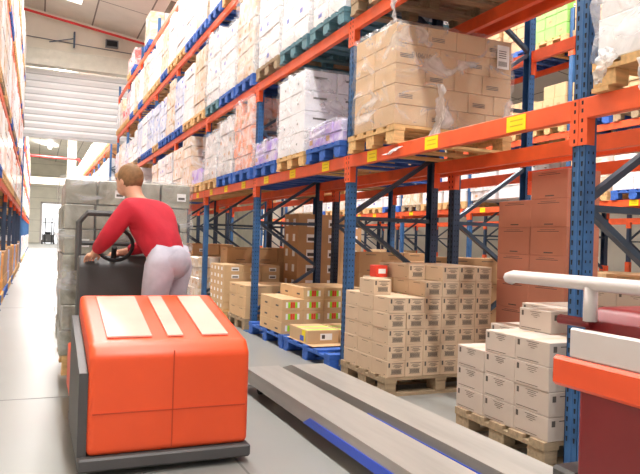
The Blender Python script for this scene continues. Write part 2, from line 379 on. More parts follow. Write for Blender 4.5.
def rack(label, x0, x1, y0, nb, levels, h, holes=(), detail=0, protect=0, faces=-1, postcol='blue', step=2.7, group=None, rearcol='navy', back=True, ylabels=True):
    """x0: outer face of the front posts, x1: outer face of the rear posts; faces -1: aisle to the -x side"""
    t = empty('pallet_rack', (x0, y0, 0), label=label, cat='rack', group=group)
    s = -faces; d = abs(x1-x0)*s
    for i in range(nb+1):
        y = i*step
        up = link('upright', pm(h, i in holes, protect, postcol, True, faces), t, (0, y, 0))
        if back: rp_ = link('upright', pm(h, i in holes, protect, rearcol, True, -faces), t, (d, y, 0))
        if not back: continue
        xa, xb = s*.03, d-s*.03; nodes = []; z = .25; k = 0
        while z < h: nodes.append(z); z += .575
        if detail and i <= 3:
            for k in range(len(nodes)-1):
                a, b = ((xa, xb) if k % 2 == 0 else (xb, xa))
                MB().bar((a, 0, nodes[k]), (b, 0, nodes[k+1]), .035, .045, up=(0, 1, 0)).build('brace', M['brace'], up)
                if k % 2 == 0: MB().bar((xa, .0, nodes[k]-.02), (xb, .0, nodes[k]-.02), .035, .04, up=(0, 1, 0)).build('brace', M['brace'], up)
        else:
            key = ('br', round(d, 3), h)
            if key not in _pc:
                mb = MB()
                for k in range(len(nodes)-1):
                    a, b = ((xa, xb) if k % 2 == 0 else (xb, xa)); mb.bar((a, 0, nodes[k]), (b, 0, nodes[k+1]), .035, .045, up=(0, 1, 0))
                    if k % 2 == 0: mb.bar((xa, 0, nodes[k]-.02), (xb, 0, nodes[k]-.02), .035, .04, up=(0, 1, 0))
                _pc[key] = mb.mesh('bracing', M['brace'])
            link('bracing', _pc[key], up)
    for lv, z in enumerate(levels):
        for i in range(nb):
            b = link('beam', bmx(step, faces, not (detail and i < 4)), t, (0, i*step, z))
            if detail and lv == 0 and ylabels:
                for q in (.47, 1.35, 2.23): link('label_plate', LABM, b, (0, q, 0))
            if back: link('beam', bmx(step, -faces, True), t, (d, i*step, z))
    return t
Y0 = 2.54
XF, XR = 2.52, 3.44
rack('tall blue and orange pallet rack along the right side of the aisle', XF, XR, Y0-2.7, 9, LV, 6.4, holes=(1, 2, 3), detail=1)
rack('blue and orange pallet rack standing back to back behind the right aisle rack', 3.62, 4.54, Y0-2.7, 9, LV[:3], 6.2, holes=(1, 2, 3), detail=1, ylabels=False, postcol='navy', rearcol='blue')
rack('blue and orange pallet rack across the next aisle, seen through the bays', 8.1, 9.0, .3, 9, LV[:3], 5.2, detail=1, protect=.9, postcol='blue')
rack('farthest blue and orange rack visible between the boxes', 12.8, 13.7, .5, 9, LV[:2], 3.6, detail=0, protect=.9, postcol='navy')
XL = -.52
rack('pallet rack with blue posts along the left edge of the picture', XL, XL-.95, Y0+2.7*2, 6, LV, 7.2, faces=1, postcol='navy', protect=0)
rack('distant right rack beyond the fire curtain', XF, XR, 26.6, 9, LV[:3], 5.6, postcol='blue')
rack('distant left rack beyond the fire curtain', XL, XL-.95, 26.6, 9, LV[:3], 5.6, faces=1, postcol='blue')

# ------------------------------------------------------------------ pallets
PL, PW, PH = 1.12, .8, .144
def pallet_parts(L=PL, Wd=PW):
    # deck along x is L long; returns deck, block, bottom board meshes
    dk = MB(); n = 5; bw = .12; gap = (Wd-n*bw)/(n-1)
    for i in range(n): y = i*(bw+gap); dk.box(0, L, y, y+bw, PH-.022, PH)
    for x in (0, L/2-.05, L-.1): dk.box(x, x+.1, 0, Wd, PH-.044, PH-.022)
    return dk
def pallet(label, x, y, z, m='wood', L=PL, Wd=PW, parts=False, group=None, rz=0, name='wooden_pallet'):
    key = ('pal', L, Wd, m, parts)
    bxs = [(a, b) for a in (0, L/2-.05, L-.1) for b in (0, Wd/2-.07, Wd-.14)]
    if parts:
        t = empty(name, (x, y, z), rz, label, 'pallet', group)
        pallet_parts(L, Wd).build('deck', M[m], t)
        for a, b in bxs: MB().box(a+.004, a+.096, b+.003, b+.137, .022, PH-.044, 0, .004).build('block', M[m], t)
        for b in (0, Wd/2-.05, Wd-.1): MB().box(0, L, b, b+.1, 0, .022).build('bottom_board', M[m], t)
        return t
    if key not in _pc:
        mb = pallet_parts(L, Wd)
        for a, b in bxs: mb.box(a+.004, a+.096, b+.003, b+.137, .022, PH-.044)
        for b in (0, Wd/2-.05, Wd-.1): mb.box(0, L, b, b+.1, 0, .022)
        _pc[key] = mb.mesh(name, M[m])
    o = link(name, _pc[key], None, (x, y, z)); o.rotation_euler = (0, 0, rz)
    return tag(o, label, 'pallet', group)

# ------------------------------------------------------------------ wrapped loads
def bundle_mesh(mn, L, Wd, H, nx, ny, nz, seed, paper=True, tape=None):
    """cartons of one load as ONE wrapped bundle (x deep, y along the aisle), slightly uneven outer faces"""
    r = random.Random(seed); mb = MB(); sx, sy, sz = L/nx, Wd/ny, H/nz
    for k in range(nz):
        ox = r.uniform(-.008, .008)
        for i in range(nx):
            for j in range(ny):
                if 0 < i < nx-1 and 0 < j < ny-1 and k < nz-1: continue
                if k == nz-1 and r.random() < .12: continue
                q = r.uniform(0, .012); e = r.uniform(0, .012)
                mb.box(i*sx+(q if i == 0 else 0)+ox+.01, (i+1)*sx-.004+ox, j*sy+(e if j == 0 else 0)+.004, (j+1)*sy-.004-(e if j == ny-1 else 0), k*sz+.001, (k+1)*sz-.004, 0, .006)
                if paper and j == 0 and r.random() < .45:
                    x = i*sx+sx*.55+ox; y = e+.004-.002; zz = k*sz+sz*.3
                    mb.quad((x, y, zz), (x+.07, y, zz), (x+.07, y, zz+.06), (x, y, zz+.06), 1)
                    mb.quad((x+.01, y-.0006, zz+.012), (x+.06, y-.0006, zz+.012), (x+.06, y-.0006, zz+.03), (x+.01, y-.0006, zz+.03), 2)
                if paper and i == 0 and r.random() < .4:
                    x = q+ox+.01-.002; y = j*sy+sy*.4; zz = k*sz+sz*.35
                    mb.quad((x, y, zz), (x, y+.08, zz), (x, y+.08, zz+.05), (x, y, zz+.05), 3)
    return mb.mesh('carton_bundle', [W[mn], M['paper'], M['ink'], M['bprint'] if mn in ('blue', 'white') else M['kraft3']], recalc=False)
def film_mesh(L, Wd, H, seed, m='film', low=0.0, sub=14):
    r = random.Random(seed); bm = bmesh.new(); bmesh.ops.create_cube(bm, size=1)
    bmesh.ops.subdivide_edges(bm, edges=bm.edges[:], cuts=sub, use_grid_fill=True)
    ph = [r.uniform(0, 6) for _ in range(6)]
    for v in bm.verts:
        x, y, z = (v.co.x+.5), (v.co.y+.5), (v.co.z+.5)
        wv = .006*math.sin(z*19+y*7+ph[0])+.004*math.sin(z*43+x*15+ph[1])+.003*math.sin(y*37+z*29+ph[2])+r.uniform(-.0035, .0035)
        n = Vector((1 if x > .999 else -1 if x < .001 else 0, 1 if y > .999 else -1 if y < .001 else 0, 1 if z > .999 else 0))
        v.co = Vector((x*L, y*Wd, low+z*(H-low)))+n*(.014+wv)
    me = bpy.data.meshes.new('stretch_film'); bm.to_mesh(me); bm.free(); me.materials.append(M[m])
    me.polygons.foreach_set('use_smooth', [True]*len(me.polygons)); return me
def strand(pts, w, seed, parent, m='tail', name='film_tail'):
    # crumpled ribbon of torn film hanging from the wrap
    r = random.Random(seed); mb = MB(); n = len(pts)
    P = []
    for i in range(n-1):
        for k in range(5):
            t = k/5; a = Vector(pts[i]); b = Vector(pts[i+1]); P.append(a.lerp(b, t))
    P.append(Vector(pts[-1])); rows = []
    for i, p in enumerate(P):
        ww = w*(.4+.9*math.sin(math.pi*min(1, (i+1)/len(P)*1.1))); row = []
        for j in range(6):
            u = (j/5-.5)*ww; row.append(p+Vector((r.uniform(-.012, .012)+.012*math.sin(j*2.4+i), u+r.uniform(-.006, .006), r.uniform(-.006, .006))))
        rows.append(row)
    base = len(mb.v)
    for row in rows: mb.v += [tuple(q) for q in row]
    for i in range(len(rows)-1):
        for j in range(5):
            a = i*6+j; mb.f.append((a, a+1, a+7, a+6)); mb.m.append(0)
    return mb.build(name, M[m], parent, smooth=True, recalc=False)
CN = dict(white='white', kraft='brown', grey='grey', orange='orange', blue='blue and white', pink='pinkish', yellow='yellow', sage='sage grey', lilac='lilac', redwhite='red and white', green='green', bluecrate='blue crated', kraftplain='plain brown', plainwhite='plain white', tan='tan', rosy='rose brown')
PN = dict(wood='bare wooden', oldwood='weathered wooden', bluewood='blue painted', tealwood='teal painted')
ORD = ['first', 'second', 'third', 'fourth', 'fifth', 'sixth', 'seventh', 'eighth', 'ninth', 'tenth']
_bc = {}
def load(x, y, z, mn, L, Wd, H, where, nx=3, ny=3, nz=5, pm_='wood', pal=True, seed=None, group=None, film=False, palparts=False, flip=False, desc='wrapped load'):
    """pallet at z, load on top; x is the smaller x edge"""
    if pal: pallet(f'{PN[pm_]} pallet, {where}', x, y, z, pm_, Wd=PW, parts=palparts, group=(group+' pallets') if group else None)
    z += PH
    seed = seed if seed is not None else rnd.randrange(6)
    key = (mn, round(L, 2), round(Wd, 2), round(H, 2), nx, ny, nz, seed)
    if key not in _bc: _bc[key] = bundle_mesh(mn, L, Wd, H, nx, ny, nz, seed)
    t = link('wrapped_load', _bc[key], None, (x+.0, y+(PW-Wd)/2, z+.001))
    tag(t, f'{CN[mn]} {desc}, {where}', 'pallet load', group)
    if film: link('stretch_film', film_mesh(L, Wd, H, seed), t)
    return t
# slots (bay, level, place as three digits) and pallets of which the photo shows nothing
SKIP = dict(
    R=[32, 130, 131, 132, 230, 301, 401, 402, 500, 501, 502, 510, 511, 610, 612, 710, 711, 712],
    B=[11, 12, 121, 122, 221, 222, 320, 321, 420, 421, 422, 522, 611, 612, 620, 621, 622],
    N=[100, 102, 110, 111, 112, 120, 122, 421, 422, 500, 502, 520, 601, 602, 620, 621, 700, 701, 702, 720, 721, 722],
    L=[0, 1, 2, 10, 11, 20, 30, 31, 32, 40, 41, 42, 140, 141, 142, 240, 241],
    FR=[0, 1, 2, 10, 11, 12, 100, 101, 102, 110, 111, 112, 200, 201, 202, 210, 211, 212, 300, 301, 302, 310, 311, 312, 320, 321, 322, 400, 401, 402, 410, 411, 412, 420, 421, 422, 500, 501, 502, 510, 511, 512, 520, 521, 522, 600, 601, 602, 610, 611, 612, 620, 621, 622, 700, 701, 702, 710, 711, 712, 720, 721, 722, 800, 801, 802, 810, 811, 812, 820, 821, 822],
    FL=[411, 422, 512, 530, 531, 611, 620, 622, 630, 632, 702, 711, 721, 722, 730, 732, 802, 810, 812, 821, 822, 830, 831, 832])
SKIP_PALLET = dict(
    R=[300, 302, 400, 512, 522, 611, 620],
    B=[],
    N=[311, 312, 501],
    L=[],
    FR=[20, 21, 22, 120, 121, 122, 220, 221, 222, 532, 630, 631, 632, 730, 731, 732, 830, 831, 832],
    FL=[1, 100, 101, 120, 200, 201, 220, 222, 232, 300, 301, 302, 310, 311, 312, 321, 331, 400, 401, 402, 410, 412, 420, 421, 430, 431, 500, 501, 502, 510, 511, 520, 521, 522, 600, 601, 602, 610, 612, 621, 631, 700, 701, 710, 712, 720, 731, 800, 801, 811, 820])
def slots(i, y0=Y0): return [y0+i*2.7+q-PW/2 for q in (.47, 1.35, 2.23)]
PLC = ['near', 'middle', 'far']
LN = ['floor level', 'lowest beam', 'second beam', 'third beam', 'top beam']
def zbeam(l): return 0 if l == 0 else LV[l-1]+BH/2
BAYR = {0: 'first', 1: 'second', 2: 'third', 3: 'fourth', 4: 'fifth', 5: 'sixth', 6: 'seventh', 7: 'eighth', 8: 'ninth'}

# right aisle rack: (bay, level) -> three (material, pallet, height) or None
PAT = {
 (2, 1): [('orange', 'bluewood', .92), ('grey', 'bluewood', .86), ('grey', 'wood', .78)],
 (3, 1): [('lilac', 'wood', .25), ('kraft', 'wood', .92), ('kraft', 'wood', .8)],
 (4, 1): [('grey', 'wood', .8), ('white', 'bluewood', .85), ('kraft', 'wood', .8)],
 (0, 2): [None, ('white', 'oldwood', 1.1), ('white', 'oldwood', 1.15)],
 (1, 2): [('white', 'tealwood', 1.2), ('white', 'tealwood', 1.2), ('white', 'oldwood', 1.15)],
 (2, 2): [('kraft', 'bluewood', 1.15), ('white', 'bluewood', .95), ('white', 'tealwood', 1.1)],
 (3, 2): [('kraft', 'wood', 1.15), ('white', 'wood', 1.05), ('blue', 'bluewood', .95)],
 (4, 2): [('kraft', 'bluewood', 1.1), ('blue', 'bluewood', .95), ('blue', 'wood', .9)],
 (5, 2): [('blue', 'bluewood', 1.0), ('white', 'bluewood', .95), ('blue', 'bluewood', 1.0)],
 (0, 3): [None, None, ('white', 'wood', 1.0)],
 (1, 3): [('white', 'oldwood', 1.1), ('kraft', 'wood', 1.1), ('white', 'wood', 1.1)],
 (2, 3): [('white', 'wood', 1.1), ('white', 'wood', 1.1), ('white', 'bluewood', 1.05)],
 (3, 3): [('kraft', 'bluewood', 1.05), ('white', 'bluewood', 1.1), ('white', 'wood', 1.1)],
 (4, 3): [('white', 'wood', 1.1), ('kraft', 'bluewood', .9), ('white', 'wood', 1.05)],
 (5, 3): [('white', 'wood', .95), ('kraft', 'wood', 1.0), ('white', 'bluewood', .9)],
 (6, 3): [('kraft', 'wood', .9), ('white', 'bluewood', .9), ('redwhite', 'wood', .8)],
 (7, 3): [('redwhite', 'wood', .45), ('kraft', 'wood', .9), ('white', 'wood', .9)],
 (4, 4): [None, None, None], (5, 4): [None, ('kraft', 'bluewood', .8), None],
 (6, 4): [None, ('redwhite', 'bluewood', .5), ('redwhite', 'wood', .5)], (7, 4): [None, None, None],
}
STY = ['white', 'white', 'kraft', 'blue', 'white', 'white', 'kraft', 'grey']
PST = ['wood', 'bluewood', 'wood', 'oldwood', 'wood']
def rs(*k): return random.Random('-'.join(str(q) for q in k))
SLOT = {}
def put(rk, tagw, bay, lv, s, spec, x, L=1.1, y0=Y0, film=False):
    k = bay*100+lv*10+s
    if spec is None or k in SKIP[rk]: return
    rnd = rs(rk, k); mn, p, H = spec; y = slots(bay, y0)[s]
    where = f'{tagw}, {BAYR[bay]} bay, {LN[lv]}, {PLC[s]} slot'
    nz = max(1, round(H/.2)); nz = min(nz, 6)
    o = load(x, y, zbeam(lv), mn, L, rnd.choice((.76, .78, .8)), H-rnd.choice((0, .03, .06)), where, nx=rnd.choice((3, 4)), ny=rnd.choice((2, 3)), nz=nz, pm_=p,
         group=f'wrapped loads on the {tagw}', film=film, seed=rnd.randrange(6), pal=k not in SKIP_PALLET[rk])
    SLOT[o.name] = (rk, k)
for b in range(0, 8):
    for lv in (1, 2, 3, 4):
        if (b, lv) in ((0, 1), (1, 1)): continue
        row = PAT.get((b, lv))
        if row is None: row = [(rnd.choice(STY), rnd.choice(PST), rnd.choice((.75, .85, .9))) for _ in range(3)] if lv < 4 else [None]*3
        for s in range(3): put('R', 'right aisle rack', b, lv, s, row[s], 2.46, film=(b in (1, 2) and lv in (1, 2)))
# bay behind the camera side of the first upright: the load at the right edge of the picture
yb = 1.62
load(2.47, yb, zbeam(1), 'white', 1.1, .76, 1.05, 'on the lowest beam at the right edge, beside the first blue post', nx=3, ny=2, nz=5, pm_='wood', seed=3, film=True, palparts=True, group='wrapped loads on the right aisle rack')
# back to back rack
for b in range(0, 7):
    for lv in (1, 2):
        for s in range(3):
            if (b, lv, s) == (0, 1, 0): continue
            rnd = rs('B', b, lv, s, 1)
            put('B', 'rear right rack', b, lv, s, (rnd.choice(['kraft', 'tan', 'white', 'kraft', 'white']) if (b, lv, s) != (1, 2, 0) else 'green', rnd.choice(PST), rnd.choice((.7, .8, .85))) if rnd.random() < (.45 if lv == 1 else .8) else None, 3.62, L=1.1)
# next aisle rack
for b in range(1, 8):
    for lv in (0, 1, 2, 3):
        for s in range(3):
            if lv == 3 and b not in (2, 3, 4): continue
            rnd = rs('N', b, lv, s, 1)
            put('N', 'rack across the next aisle', b, lv, s, (('green' if (b, lv, s) == (3, 3, 0) else 'tan' if lv == 3 else 'tan' if lv == 2 and b in (2, 3) else rnd.choice(['white', 'grey', 'kraft', 'white', 'kraft'])) if lv else rnd.choice(['tan', 'kraftplain', 'tan']), rnd.choice(PST), rnd.choice((.7, .85, .6))) if rnd.random() < .8 or (lv > 1 and b in (2, 3)) else None, 8.05, y0=.3)
# left rack
for b in range(0, 6):
    for lv in range(0, 5):
        for s in range(3):
            rnd = rs('L', b, lv, s, 1)
            st = rnd.choice(['white', 'white', 'grey', 'white', 'kraft', 'orange']) if lv else ['kraftplain', 'yellow', 'bluecrate', 'yellow', 'kraftplain', 'bluecrate'][(b*2+s) % 6]
            put('L', 'left rack', b, lv, s, (st, rnd.choice(PST), (1.25 if lv else .7) if lv != 1 else .9), XL-1.08, y0=Y0+5.4)
# distant racks
for rk, xx, nm in (('FR', 2.46, 'distant right rack'), ('FL', XL-1.08, 'distant left rack')):
    for b in range(0, 9):
        for lv in range(0, 4):
            for s in range(3):
                rnd = rs(rk, b, lv, s, 1)
                put(rk, nm, b, lv, s, (rnd.choice(['white', 'kraft', 'white', 'orange', 'pink', 'blue']), rnd.choice(PST), .85 if lv != 3 else 1.0), xx, y0=26.6)

# ------------------------------------------------------------------ cartons as separate things
def carton_mesh(name, sx, sy, sz, m, prints='full', tape=True, win=None):
    """origin at lower near aisle corner; prints on the -y face and the -x face"""
    mb = MB().box(0, sx, 0, sy, 0, sz, 0, .003)
    def ry(x0, x1, z0, z1, mi, o=.0006): mb.quad((x0*sx, -o, z0*sz), (x1*sx, -o, z0*sz), (x1*sx, -o, z1*sz), (x0*sx, -o, z1*sz), mi)
    def rx(y0, y1, z0, z1, mi, o=.0006): mb.quad((-o, y1*sy, z0*sz), (-o, y0*sy, z0*sz), (-o, y0*sy, z1*sz), (-o, y1*sy, z1*sz), mi)
    if prints == 'full':
        ry(.08, .17, .62, .9, 1)
        for a, b, z in ((.28, .9, .84), (.4, .78, .74), (.34, .84, .65), (.46, .72, .58)): ry(a, b, z, z+.035, 1)
        for k in range(9): ry(.26+k*.062, .26+k*.062+.045, .22, .46, 1)
        ry(.22, .84, .18, .205, 1); ry(.22, .84, .475, .5, 1)
        rx(.3, .7, .85, .88, 1); rx(.12, .2, .14, .17, 1)
    elif prints == 'top':
        rx(.86, .93, .66, .9, 1)
        for a, b, z in ((.3, .66, .88), (.36, .6, .8), (.34, .62, .72), (.42, .54, .64)): rx(a, b, z, z+.022, 1)
        rx(.3, .93, .1, .125, 1); ry(.1, .2, .6, .85, 1); ry(.3, .8, .8, .84, 1)
    elif prints == 'line':
        ry(.3, .75, .86, .89, 1); ry(.35, .7, .1, .14, 1); rx(.3, .7, .8, .84, 1)
    elif prints == 'line2':
        rx(.2, .8, .84, .86, 1); rx(.3, .72, .9, .915, 1); rx(.35, .6, .08, .12, 1); ry(.25, .8, .84, .86, 1)
    elif prints == 'lab':
        ry(.4, .8, .2, .7, 2); ry(.45, .75, .3, .5, 1, .001); rx(.4, .75, .25, .7, 2)
    elif prints == 'win':
        for k, mi in enumerate((2, 4, 3, 3, 4, 2)): ry(.18+k*.11, .28+k*.11, .25, .75, mi)
        rx(.3, .55, .3, .45, 1)
    elif prints == 'zig':
        for k, mi in enumerate((5, 6, 5)): ry(.25+k*.14, .42+k*.14, .3+.15*(k % 2), .8-.1*(k % 2), mi, .0006+.0003*k)
        rx(.2, .4, .2, .8, 5); rx(.3, .5, .15, .5, 6, .0009)
    if prints in ('zig', 'flat'):
        for f in (.08, .5): mb.quad((0, f*sy, sz+.0006), (sx, f*sy, sz+.0006), (sx, (f+.1)*sy, sz+.0006), (0, (f+.1)*sy, sz+.0006), 4)
        rx(.12, .3, .1, .95, 5, .0006); rx(.2, .4, .1, .5, 6, .0009)
        if prints == 'flat': ry(.4, .78, .25, .75, 2); ry(.45, .55, .35, .65, 1, .0009)
    elif tape:
        mb.quad((sx*.0, sy*.46, sz+.0006), (sx, sy*.46, sz+.0006), (sx, sy*.54, sz+.0006), (0, sy*.54, sz+.0006), 7)
    return mb.mesh(name, [m, M['ink'], M['paper'], M['red'], M['green'], M['yellow'], M['bprint'], M['tape']], recalc=False)
def stack(name, me, sx, sy, sz, origin, nx, ny, layers, lab, group, cat='carton', jit=.004, gap=.003, seed=1, corner='aisle', keep=None, skipfn=None):
    """layers: list of (x-start column, rows) or None; builds only cartons on the outside faces and on top"""
    r = random.Random(seed); x0, y0, z0 = origin
    ex = lambda i, j, k: 0 <= i < nx and 0 <= j < ny and 0 <= k < layers and not (skipfn and skipfn(i, j, k))
    for k in range(layers):
        for i in range(nx):
            for j in range(ny):
                if not ex(i, j, k) or (ex(i-1, j, k) and ex(i, j-1, k) and ex(i, j, k+1)): continue
                o = link(name, me, None, (x0+i*(sx+gap)+r.uniform(-jit, jit)*.5, y0+j*(sy+gap)+r.uniform(-jit, jit)*.5, z0+k*(sz+.0012)))
                tag(o, lab(i, j, k), cat, group)
def o_(n): return ORD[n]
# A. tan printed cartons by the blue post
pallet('weathered wooden pallet under the big stack of printed tan cartons', 2.46, 4.35, 0, 'oldwood', parts=True, L=1.0)
cA = carton_mesh('carton', .157, .25, .121, M['kraft2'], 'full')
stack('carton', cA, .157, .25, .121, (2.475, 4.36, PH+.001), 6, 3, 7, lambda i, j, k: f'printed tan carton by the blue post, {o_(k)} layer up, {o_(i)} from aisle, {["front","middle","back"][j]} row',
      'printed tan cartons on the weathered pallet', seed=4, skipfn=lambda i, j, k: (k == 5 and not (i >= 2 or (i, j) in ((0, 1), (1, 2)))) or (k == 6 and not (i >= 3 or (i == 2 and j >= 1))))
# B. pale cartons, stepped, on the pallet nearest the camera
pallet('weathered wooden pallet under the stepped pale cartons nearest the camera', 2.48, 2.68, 0, 'oldwood', parts=True, L=1.1)
cB = carton_mesh('carton', .25, .27, .13, M['pale'], 'top')
def skB(i, j, k): return k >= [[4, 4, 3], [4, 5, 4], [5, 5, 5], [6, 6, 5]][i][j]
stack('carton', cB, .25, .27, .13, (2.5, 2.68, PH+.001), 4, 3, 6, lambda i, j, k: f'pale carton on the nearest pallet, {o_(k)} layer up, {o_(i)} from aisle, {o_(j)} from camera',
      'pale cartons on the nearest pallet', seed=6, skipfn=skB)
# C. tall cartons in the rear rack, red haze put into their colour
cC = carton_mesh('large_carton', .33, .395, .221, M['rosy'], 'line2')
stack('large_carton', cC, .33, .395, .221, (3.66, 3.79, .001), 1, 2, 8, lambda i, j, k: f'large rose brown carton in the rear rack, {o_(k)} layer up, {["near","far"][j]} column',
      'large rose brown cartons in the tall stack', seed=8, skipfn=lambda i, j, k: (j == 1 and k > 6))
cC2 = carton_mesh('large_carton', .33, .34, .2, M['kraft3'], 'line2')
stack('large_carton', cC2, .33, .34, .2, (3.66, 2.72, .001), 3, 2, 5, lambda i, j, k: f'large brown carton right of the first blue post, {o_(k)} layer up, {o_(i)} column, {["near","far"][j]}',
      'large brown cartons right of the first post', seed=9)
# D. bay two: blue pallets with flat cartons and coloured window cartons
pallet('empty-fronted blue painted pallet on the floor beside the second post', 2.45, 5.36, 0, 'bluewood', L=.82, Wd=1.2, parts=True)
pallet('blue painted pallet on the floor under the colour-printed cartons', 2.45, 6.6, 0, 'bluewood', L=1.1, Wd=1.2, parts=True)
tag(MB().box(2.47, 3.2, 5.8, 6.5, PH+.001, PH+.005).build('cardboard_sheet', M['kraft']), 'thin cardboard sheet on the blue pallet under the flat cartons', 'sheet')
cD = carton_mesh('flat_carton', .34, .5, .13, M['kraft'], 'flat')
for i in range(2):
    tag(link('flat_carton', cD, None, (2.48+i*.36, 5.96, PH+.006)), f'flat carton with green tape and white label, {["nearest the aisle","second from the aisle"][i]} on the blue pallet', 'carton', 'flat green-taped cartons')
cE = carton_mesh('printed_carton', .245, .37, .125, M['kraft'], 'win')
stack('printed_carton', cE, .245, .37, .125, (2.46, 6.66, PH+.001), 4, 2, 4, lambda i, j, k: f'brown carton with red and green windows, {o_(k)} layer up, {o_(i)} from aisle, {["front","rear"][j]}',
      'cartons with red and green windows', seed=3, skipfn=lambda i, j, k: k == 3 and i == 0)
cF = carton_mesh('flat_carton', .3, .4, .13, M['kraft'], 'zig')
for k in range(3):
    tag(link('flat_carton', cF, None, (3.28, 5.98, .001+k*.132)), f'brown carton with yellow and blue zigzag print, {o_(k)} from the floor', 'carton', 'cartons with yellow zigzag print')
cF2 = carton_mesh('brown_carton', .3, .3, .24, M['kraft3'], 'win')
for k in range(4):
    for i in range(2):
        tag(link('brown_carton', cF2, None, (3.62+i*.305, 6.3, .001+k*.242)), f'deep brown carton in the rear rack, {o_(k)} from floor, {["left","right"][i]} column', 'carton', 'deep brown cartons stacked in the rear rack')
# E. bay three
def bay3():
    pallet('wooden pallet on the floor just past the third blue post', 2.46, 8.02, 0, 'oldwood')
    c = carton_mesh('brown_carton', .36, .38, .14, M['kraft'], 'line')
    stack('brown_carton', c, .36, .38, .14, (2.47, 8.03, PH+.001), 3, 2, 3, lambda i, j, k: f'brown carton past the third blue post, {o_(k)} layer up, {o_(i)} from aisle, {["front","rear"][j]}', 'brown cartons past the third post', skipfn=lambda i, j, k: k == 2 and i > 1)
    g = carton_mesh('grey_carton', .3, .3, .13, mat('grey_carton', srgb(150, 146, 152), .7), 'line')
    tag(link('grey_carton', g, None, (3.25, 8.05, PH+.001+2*.1412)), 'single grey carton on the brown ones past the third blue post', 'carton')
    pallet('wooden pallet under the small-labelled cartons in the third bay', 2.46, 9.1, 0, 'wood')
    c = carton_mesh('small_carton', .28, .19, .105, M['kraft'], 'lab')
    stack('small_carton', c, .28, .19, .105, (2.47, 9.12, PH+.001), 3, 4, 6, lambda i, j, k: f'small labelled carton in the third bay, {o_(k)} layer up, {o_(i)} from aisle, {o_(j)} row', 'small labelled cartons in the third bay')
    c = carton_mesh('wide_carton', .42, .4, .22, M['kraft3'], 'line')
    pallet('wooden pallet under the wide cartons at the end of the third bay', 2.7, 9.98, 0, 'oldwood', Wd=.6)
    stack('wide_carton', c, .42, .4, .22, (2.75, 10.0, PH+.001), 3, 1, 4, lambda i, j, k: f'wide deep brown carton at the end of the third bay, {o_(k)} up, {o_(i)} from aisle', 'wide deep brown cartons')
bay3()
for b, lv0 in ((3, 0), (4, 0), (5, 0)):
    for s in range(3):
        put('R', 'right aisle rack', b, 0, s, (['kraft', 'tan', 'kraftplain'][(b+s) % 3], 'wood', [.75, .6, .9][(b*2+s) % 3]), 2.46)
# tall labelled wall of cartons in the rear rack
cG = carton_mesh('labelled_carton', .36, .3, .25, M['kraft3'], 'lab')
pallet('pallet under the tall labelled cartons in the rear rack', 3.64, 9.3, 0, 'oldwood')
stack('labelled_carton', cG, .36, .3, .235, (3.68, 9.35, PH+.001), 3, 2, 6, lambda i, j, k: f'brown carton with white label in the rear rack, {o_(k)} up, {o_(i)} column, {["front","rear"][j]}', 'white-labelled cartons in the rear rack')
# low brown stacks standing behind the tan stack (rear rack floor) and open items
for (x, y, nx, nz, s_, w_) in ((3.7, 5.4, 3, 4, .26, 'behind the tan stack'), (3.75, 7.4, 3, 4, .26, 'behind the window cartons')):
    c = carton_mesh('plain_carton', .32, .34, s_, M['kraft3'], 'line')
    stack('plain_carton', c, .32, .34, s_, (x, y, .001), nx, 1, nz, lambda i, j, k: f'plain brown carton {w_}, {o_(k)} from the floor, {o_(i)} column', f'plain brown cartons {w_}')
rc = MB().box(0, .11, 0, .12, 0, .1, 0, .004).quad((.02, -.001, .03), (.09, -.001, .03), (.09, -.001, .07), (.02, -.001, .07), 1)
tag(rc.build('red_packet', [M['red'], M['paper']], None, (2.65, 4.9, PH+.001+6*.1222)), 'small red and white packet lying on top of the tan carton stack', 'packet')

